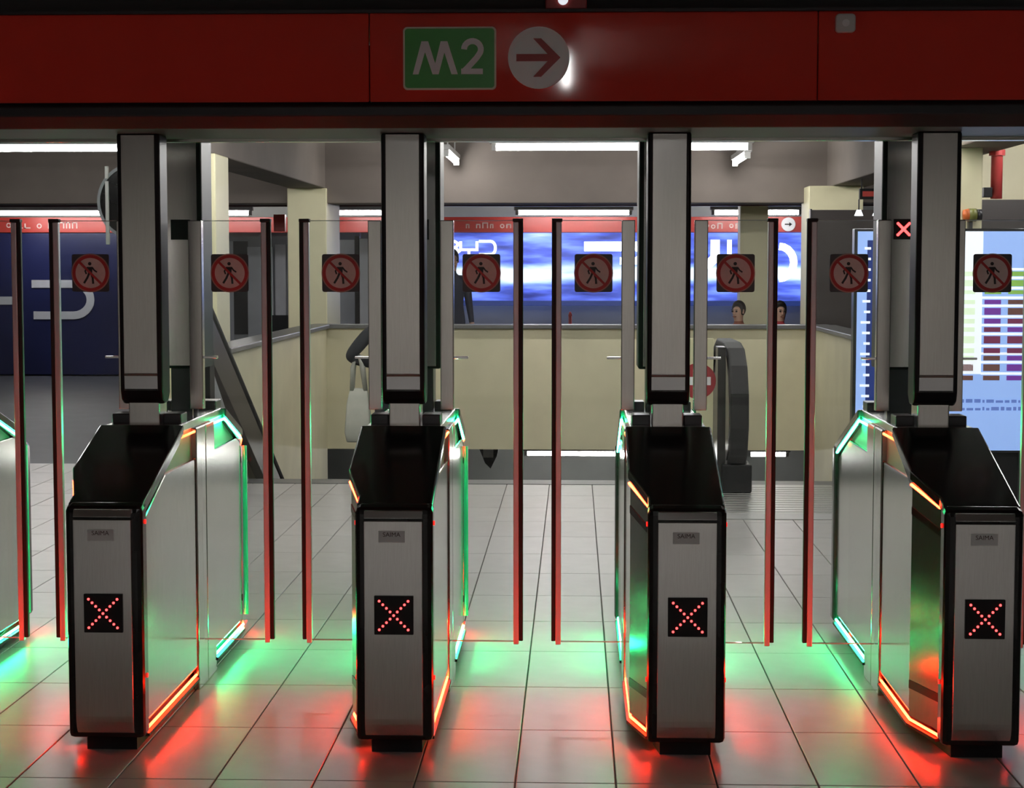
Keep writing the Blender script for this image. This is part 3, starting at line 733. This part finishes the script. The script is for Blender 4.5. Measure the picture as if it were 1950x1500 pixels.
MB().tube([(0, 0, 2.02), (0, 0, 2.80)], 0.042, 16).build('pipe', 'pipe_red', rp, 0, True)
MB().tube([(0, 0, 2.33), (0, 0, 2.37)], 0.058, 16).build('flange', 'pipe_red', rp)
B(-0.10, -0.04, -0.05, 0.02, 2.03, 2.10).build('valve', 'black_satin', rp, 0.004)
B(-0.02, 0.02, 0.03, 1.0, 2.40, 2.44).build('wall_bracket', 'dark_metal', rp)
bc = thing('alarm_beacon', 'small orange and olive alarm beacon on the cream pillar', 'beacon', (2.77, 12.52, 1.89))
MB().tube([(-0.06, 0, 0), (-0.022, 0, 0)], [0.036, 0.046], 14).build('orange_cap', 'beacon_orange', bc, 0, True)
MB().tube([(-0.022, 0, 0), (0.03, 0, 0)], 0.046, 14).build('olive_body', 'beacon_olive', bc, 0, True)
MB().tube([(0.03, 0, 0), (0.066, 0, 0)], 0.04, 14).build('base', 'dark_metal', bc, 0, True)
B(-0.012, 0.012, 0.02, 0.10, -0.12, 0.0).build('bracket', 'dark_metal', bc)
hs = thing('hanging_red_sign', 'small red sign on a dark frame hanging beside the brown panel', 'sign', (2.80, 17.0, 2.215))
B(-0.10, 0.10, -0.03, 0.03, -0.05, 0.05).build('frame', 'black_satin', hs, 0.004)
B(-0.075, 0.075, -0.036, -0.03, -0.025, 0.025).build('red_face', 'far_red', hs)
for s in (-1, 1): B(s * 0.08 - 0.006, s * 0.08 + 0.006, -0.006, 0.006, 0.04, 0.645).build('hanger', 'dark_metal', hs)
for dx in (-0.10, 0.07):
    lp = thing('spot_lamp', 'small white spot lamp below the hanging red sign', 'lamp', (2.80 + dx, 17.02, 2.045), 0, 'spot lamps by the red sign')
    MB().tube([(0, 0.0, 0.02), (0, 0.0, -0.035)], [0.02, 0.042], 14).build('shade', 'screen_white', lp, 0, True)
    B(-0.006, 0.006, -0.006, 0.006, 0.015, 0.12).build('stem', 'dark_metal', lp)
# round sign half hidden behind the steel column
rs = thing('round_hanging_sign', 'large dark round sign with pale rims half hidden behind a steel column', 'sign', (-2.98, 12.0, 1.97))
MB().disc(0, 0, 0.262, -0.03, 0.03, 40, 0, 0.242).build('outer_rim', 'grey_frame', rs)
MB().disc(0, 0, 0.244, -0.02, 0.02, 40).build('face', 'black_gloss', rs)
B(-0.205, -0.180, -0.035, -0.015, -0.29, 0.14).build('upright', 'fixture_grey', rs, 0.003)
B(-0.205, -0.182, -0.035, -0.015, 0.155, 0.24).build('upright', 'fixture_grey', rs, 0.003)
for x in (-0.1, 0.1): B(x - 0.008, x + 0.008, -0.008, 0.008, 0.26, 0.89).build('hanger', 'dark_metal', rs)

# ------------------------------------------------------------------ escalators
le = thing('escalator_balustrade', 'black sloping escalator balustrade along the cream parapet', 'balustrade', (-2.36, 11.2, 0))
ang = math.tan(math.radians(27.8))
y0, z0, y1 = 0.0, 1.31, 3.2
z1 = z0 - ang * (y1 - y0)
MB().prism([(y0, z0 - 0.05), (y1, z1 - 0.05), (y1, z1 - 0.34), (y0, z0 - 0.34)], 'x', -0.035, 0.035).build('panel', 'brown_panel', le, 0.004)
MB().tube([(0, y0 - 0.02, z0 - 0.30), (0, y0 - 0.10, z0 - 0.14), (0, y0, z0), (0, y1, z1)], 0.036, 10, 0, 1.2).build('handrail', 'black_rubber', le, 0, True)
MB().prism([(y0 - 0.05, 0.0), (y0 + 0.10, 0.0), (y0 + 0.10, z0 - 0.32), (y0 - 0.05, z0 - 0.25)], 'x', -0.045, 0.045).build('newel', 'black_satin', le, 0.004)
MB().prism([(y0, 0.0), (1.35, 0.0), (y0, z0 - 0.36)], 'x', -0.03, 0.03).build('skirt_panel', 'grey_frame', le, 0.003)
re_ = thing('escalator_handrail', 'black escalator handrail loop standing at the edge of the stairwell', 'handrail', (1.10, 11.9, 0.008))
loop = [(0.10, 0.16), (-0.05, 0.25), (-0.14, 0.45), (-0.12, 0.68), (0.0, 0.86), (0.2, 0.97), (0.45, 1.0), (1.1, 1.0), (1.5, 0.90), (3.4, -0.15)]
inner = []
for i, p in enumerate(loop):
    q0 = loop[max(0, i - 1)]; q1 = loop[min(len(loop) - 1, i + 1)]; dy, dz = q1[0] - q0[0], q1[1] - q0[1]; l_ = math.hypot(dy, dz)
    inner.append((p[0] + dz / l_ * 0.055, p[1] - dy / l_ * 0.055))
hr = MB().loft([[(-0.062, a[0], a[1]), (0.062, a[0], a[1]), (0.062, b_[0], b_[1]), (-0.062, b_[0], b_[1])] for a, b_ in zip(loop, inner)])
hr.build('handrail', 'black_rubber', re_, 0.018, False, 3)
MB().prism(inner + [(3.4, -0.7), (1.3, 0.12)], 'x', -0.03, 0.03).build('side_panel', 'dark_metal', re_, 0.004)
for x in (-0.066, 0.054): MB().prism([(p[0], p[1]) for p in inner[:8]] + [(p[0] + (0.03 if k < 4 else 0), p[1] - (0.03 if k >= 3 else 0)) for k, p in list(enumerate(inner[:8]))[::-1]], 'x', x, x + 0.012).build('chrome_trim', 'steel_mirror', re_)
B(-0.10, 0.10, 0.02, 1.2, 0.0, 0.19).build('skirt', 'black_satin', re_, 0.01)
B(-0.13, -0.075, 0.10, 0.30, 0.0, 0.98).build('side_post', 'dark_metal', re_, 0.004)
ne = thing('no_entry_board', 'cream board with a round red no entry sign by the escalator handrail', 'sign', (0.83, 12.05, 0))
B(-0.12, 0.115, 0.0, 0.03, 0.30, 1.045).build('board', 'pillar_cream', ne, 0.003)
MB().disc(0.01, 0.755, 0.122, -0.004, 0.001, 36).build('red_disc', 'coat_red', ne)
B(-0.075, 0.097, -0.007, -0.003, 0.727, 0.783).build('white_bar', 'sign_white', ne)
for x in (-0.10, 0.075): B(x, x + 0.02, 0.005, 0.025, 0.0, 0.31).build('leg', 'dark_metal', ne)
lp_ = thing('landing_plate', 'ribbed steel landing plate on the floor before the escalator', 'plate', (1.45, 11.7, 0))
B(-0.85, 0.35, -0.75, 0.68, 0.0, 0.006).build('plate', 'steel_band', lp_, 0.002)
B(-0.85, 0.35, -1.0, -0.75, 0.0, 0.005).build('comb_strip', 'fixture_grey', lp_, 0.002)
for k in range(12): B(-0.84, 0.34, -0.70 + k * 0.11, -0.692 + k * 0.11, 0.006, 0.008).build('rib', 'fixture_grey', lp_)
tr = thing('dark_wedge', 'dark wedge shape hanging under the stairwell wall edge', 'bracket', (-0.93, 19.0, -0.285))
MB().prism([(-0.15, 0.0), (0.14, 0.0), (0.10, -0.22), (0.03, -0.36), (-0.03, -0.30)], 'y', -0.05, 0.05).build('wedge', 'black_satin', tr)
B(-0.05, 0.06, -0.055, -0.045, -0.24, -0.06).build('pale_face', 'letter_grey', tr)
bo = thing('red_post', 'tiny red post beyond the stairwell wall', 'post', (-0.055, 22.6, 0))
MB().tube([(0, 0, 0), (0, 0, 0.90)], 0.022, 12).build('shaft', 'coat_red', bo, 0, True)
MB().tube([(0, 0, 0.90), (0, 0, 0.95)], [0.026, 0.012], 12).build('cap', 'far_red', bo, 0, True)

# ------------------------------------------------------------------ people
def skin_body(joints, edges, root):
    names = list(joints); me = bpy.data.meshes.new('body')
    me.from_pydata([joints[n][0] for n in names], [(names.index(a), names.index(b)) for a, b in edges] and [(names.index(a), names.index(b)) for a, b in edges], [])
    o = bpy.data.objects.new('body_skin', me); C.objects.link(o)
    o.modifiers.new('skin', 'SKIN'); o.modifiers['skin'].use_smooth_shade = True
    sub = o.modifiers.new('sub', 'SUBSURF'); sub.levels = 2; sub.render_levels = 2
    sv = me.skin_vertices[0].data
    for i, n in enumerate(names):
        r = joints[n][1]; sv[i].radius = r if isinstance(r, tuple) else (r, r); sv[i].use_root = (n == root)
    dg = bpy.context.evaluated_depsgraph_get(); out = bpy.data.meshes.new_from_object(o.evaluated_get(dg))
    bpy.data.objects.remove(o); return out
def person(label, loc, rz, J, mats, zone, sc_=1.0, long_hair=False):
    P = thing('person', label, 'person', loc, rz)
    E = [('pelvis', 'waist'), ('waist', 'chest'), ('chest', 'neck'), ('neck', 'chin'), ('chin', 'head'), ('head', 'crown')]
    for s in 'lr':
        E += [('pelvis', 'hip_' + s), ('hip_' + s, 'knee_' + s), ('knee_' + s, 'ankle_' + s), ('ankle_' + s, 'toe_' + s),
              ('chest', 'shoulder_' + s), ('shoulder_' + s, 'elbow_' + s), ('elbow_' + s, 'wrist_' + s), ('wrist_' + s, 'palm_' + s)]
    me = skin_body(J, E, 'pelvis')
    fing = MB()
    for s in 'lr':
        w_ = Vector(J['wrist_' + s][0]); p = Vector(J['palm_' + s][0]); d = (p - w_).normalized()
        side = d.cross(Vector((0, 1, 0.2))); side = side.normalized() if side.length > 0.1 else Vector((1, 0, 0))
        for k, (off, ln) in enumerate(((-0.024, 0.062), (-0.008, 0.074), (0.008, 0.070), (0.024, 0.055))):
            b0 = p + side * off * 0.9; bend = Vector((0, -0.35, 0))
            fing.tube([b0 - d * 0.02, b0 + d * ln * 0.5, b0 + (d + bend).normalized() * ln], [0.0095, 0.0085, 0.0065], 6)
        b0 = w_ + d * 0.035
        fing.tube([b0, b0 + (d * 0.6 + side).normalized() * 0.03, b0 + (d + side * 0.6).normalized() * 0.065], [0.011, 0.0095, 0.007], 6)
    bm = bmesh.new(); bm.from_mesh(me); fm = fing.mesh('fingers', mats[0]); nb = len(bm.faces); bm.from_mesh(fm); bm.to_mesh(me); bm.free()
    me.materials.clear()
    for m in mats: me.materials.append(M[m])
    for i, p in enumerate(me.polygons):
        p.use_smooth = True; p.material_index = 0 if i >= nb else zone(p.center)
    o = bpy.data.objects.new('body', me); link(o, P)
    hd_ = Vector(J['head'][0])
    hb = bmesh.new(); bmesh.ops.create_uvsphere(hb, u_segments=20, v_segments=14, radius=1.0)
    hm = bpy.data.meshes.new('hair')
    for v in hb.verts:
        v.co.x *= 0.086; v.co.y *= 0.104; v.co.z *= 0.11
        if v.co.y < -0.03 and v.co.z < 0.055: v.co.y = -0.03 + (v.co.y + 0.03) * 0.2
        if long_hair and v.co.z < 0 and v.co.y > -0.02: v.co.z *= 2.0
        v.co += hd_ + Vector((0, 0.012, 0.03))
    hb.to_mesh(hm); hb.free(); hm.materials.append(M['hair_dark'])
    for p in hm.polygons: p.use_smooth = True
    link(bpy.data.objects.new('hair', hm), P)
    fc = MB(); y = hd_.y - 0.086
    for s in (-1, 1):
        fc.disc(hd_.x + s * 0.030, hd_.z + 0.0, 0.011, y - 0.004, y + 0.012, 10)
        fc.box(hd_.x + s * 0.030 - 0.016, hd_.x + s * 0.030 + 0.016, y - 0.006, y + 0.01, hd_.z + 0.018, hd_.z + 0.024)
    fc.build('eyes', 'hair_dark', P)
    nm = MB().loft([[(hd_.x - 0.008, y + 0.01, hd_.z), (hd_.x + 0.008, y + 0.01, hd_.z), (hd_.x, y - 0.004, hd_.z)], [(hd_.x - 0.014, y + 0.01, hd_.z - 0.042), (hd_.x + 0.014, y + 0.01, hd_.z - 0.042), (hd_.x, y - 0.022, hd_.z - 0.038)]])
    nm.build('nose', 'skin', P)
    B(hd_.x - 0.024, hd_.x + 0.024, y - 0.002, y + 0.014, hd_.z - 0.072, hd_.z - 0.062).build('mouth', 'coat_rust', P)
    for s in (-1, 1):
        B(hd_.x + s * 0.078 - 0.008, hd_.x + s * 0.078 + 0.008, hd_.y - 0.012, hd_.y + 0.016, hd_.z - 0.03, hd_.z + 0.028).build('ear', 'skin', P, 0.006)
    P.scale = (sc_, sc_, sc_)
    return P
def stand():       # facing -y, feet at the origin, 1.70 m
    J = {'pelvis': ((0, 0, 0.93), (0.150, 0.105)), 'waist': ((0, 0, 1.08), (0.135, 0.095)), 'chest': ((0, 0.0, 1.30), (0.165, 0.11)), 'neck': ((0, 0.01, 1.46), 0.056),
         'chin': ((0, -0.005, 1.53), (0.062, 0.07)), 'head': ((0, -0.008, 1.60), (0.076, 0.092)), 'crown': ((0, 0.0, 1.67), (0.052, 0.062))}
    for s, k in (('l', 1), ('r', -1)):
        J['hip_' + s] = ((k * 0.095, 0, 0.86), 0.092); J['knee_' + s] = ((k * 0.10, -0.01, 0.48), 0.058); J['ankle_' + s] = ((k * 0.10, 0.015, 0.085), 0.042); J['toe_' + s] = ((k * 0.115, -0.15, 0.035), (0.04, 0.03))
        J['shoulder_' + s] = ((k * 0.185, 0.01, 1.385), 0.062); J['elbow_' + s] = ((k * 0.235, 0.03, 1.11), 0.047); J['wrist_' + s] = ((k * 0.245, -0.03, 0.87), 0.032); J['palm_' + s] = ((k * 0.245, -0.05, 0.79), (0.036, 0.02))
    return J
def zone_std(p):   # 0 skin, 1 coat, 2 trousers, 3 shoes
    if p.z > 1.475: return 0
    if abs(p.x) > 0.2 and p.z < 0.875: return 0
    if p.z > 0.80: return 1
    return 2 if p.z > 0.10 else 3
# standing far beyond the stairwell
person('person in a dark navy coat standing before the lit blue screen', (-1.43, 20.6, 0), 0.5, stand(), ['skin', 'coat_navy', 'trouser_dark', 'shoe_dark'], zone_std)
# walking down the stairs, tote bag over the bent arm (turned away: half a turn)
J = stand()
J['elbow_r'] = ((-0.37, -0.02, 1.17), 0.052); J['wrist_r'] = ((-0.17, -0.19, 1.10), 0.036); J['palm_r'] = ((-0.09, -0.20, 1.11), (0.036, 0.02))
J['knee_l'] = ((0.10, -0.16, 0.52), 0.058); J['ankle_l'] = ((0.10, -0.10, 0.09), 0.042); J['toe_l'] = ((0.11, -0.27, 0.035), (0.04, 0.03))
J['ankle_r'] = ((-0.10, 0.06, 0.085), 0.042); J['toe_r'] = ((-0.11, -0.10, 0.035), (0.04, 0.03))
J = {k: ((-v[0][0], v[0][1], v[0][2]), v[1]) for k, v in J.items()}      # bent arm on the other side before turning
def zone_a(p):
    if p.z > 1.475: return 0
    if abs(p.x) < 0.14 and p.y < -0.16 and p.z > 1.0: return 0
    if abs(p.x) > 0.2 and p.z < 0.875: return 0
    if p.z > 0.72: return 1
    return 2 if p.z > 0.10 else 3
PX, PY, PZ = -1.375, 13.60, -0.34
person('person in a dark coat walking down the stairs with a tote bag on the arm', (PX, PY, PZ), PI, J, ['skin', 'coat_dark', 'trouser_dark', 'shoe_dark'], zone_a)
bg = thing('tote_bag', 'pale canvas tote bag hanging from the arm of the person in a dark coat', 'bag', (PX - 0.305, PY + 0.06, 0.17))
bgm = MB().loft([[(-0.085, -0.05, 0.0), (0.095, -0.05, 0.0), (0.095, 0.05, 0.0), (-0.085, 0.05, 0.0)], [(-0.10, -0.065, 0.08), (0.105, -0.065, 0.08), (0.105, 0.065, 0.08), (-0.10, 0.065, 0.08)],
                 [(-0.085, -0.045, 0.30), (0.09, -0.045, 0.30), (0.09, 0.045, 0.30), (-0.085, 0.045, 0.30)], [(-0.06, -0.012, 0.42), (0.075, -0.012, 0.42), (0.075, 0.012, 0.42), (-0.06, 0.012, 0.42)]])
bgm.build('sack', 'bag_canvas', bg, 0.02, True, 3)
for yy in (-0.02, 0.02):
    MB().tube([(-0.045, yy * 0.5, 0.40), (-0.035, yy * 2.2, 0.58), (0.0, yy * 2.6, 0.70), (0.035, yy * 2.0, 0.60), (0.06, yy * 0.5, 0.40)], 0.011, 8, 0, 1.6).build('strap', 'bag_canvas', bg, 0, True)
# two seated people beyond the stairwell wall
def seated():
    J = stand()
    for n in ('pelvis', 'waist', 'chest', 'neck', 'chin', 'head', 'crown'):
        (x, y, z), r = J[n]; J[n] = ((x, y + 0.05, z - 0.43), r)
    for s, k in (('l', 1), ('r', -1)):
        J['hip_' + s] = ((k * 0.09, -0.02, 0.49), 0.09); J['knee_' + s] = ((k * 0.11, -0.42, 0.50), 0.062); J['ankle_' + s] = ((k * 0.11, -0.40, 0.085), 0.042); J['toe_' + s] = ((k * 0.12, -0.55, 0.035), (0.04, 0.03))
        (x, y, z), r = J['shoulder_' + s]; J['shoulder_' + s] = ((x, y + 0.05, z - 0.43), r)
        J['elbow_' + s] = ((k * 0.23, 0.02, 0.69), 0.047); J['wrist_' + s] = ((k * 0.14, -0.22, 0.62), 0.032); J['palm_' + s] = ((k * 0.10, -0.30, 0.61), (0.036, 0.02))
    return J
def zone_seat(p):
    if p.z > 1.045: return 0
    if p.y < -0.20 and p.z > 0.575: return 0
    if p.z > 0.56: return 1
    return 2 if p.z > 0.10 else 3
person('dark haired person in red sitting on the bench by the slim cream pillar', (2.30, 19.80, 0), 0.25, seated(), ['skin', 'coat_red', 'trouser_dark', 'shoe_dark'], zone_seat, 0.88, long_hair=True)
person('person in a rust brown coat sitting on the bench before the screen', (1.80, 19.80, 0), -0.7, seated(), ['skin', 'coat_rust', 'trouser_dark', 'shoe_dark'], zone_seat, 0.88)
bn = thing('bench', 'low dark bench under the two seated people', 'bench', (2.05, 19.88, 0))
B(-0.6, 0.6, -0.20, 0.20, 0.29, 0.34).build('seat', 'dark_metal', bn, 0.006)
for x in (-0.5, 0.44): B(x, x + 0.06, -0.15, 0.15, 0.0, 0.30).build('leg', 'dark_metal', bn)
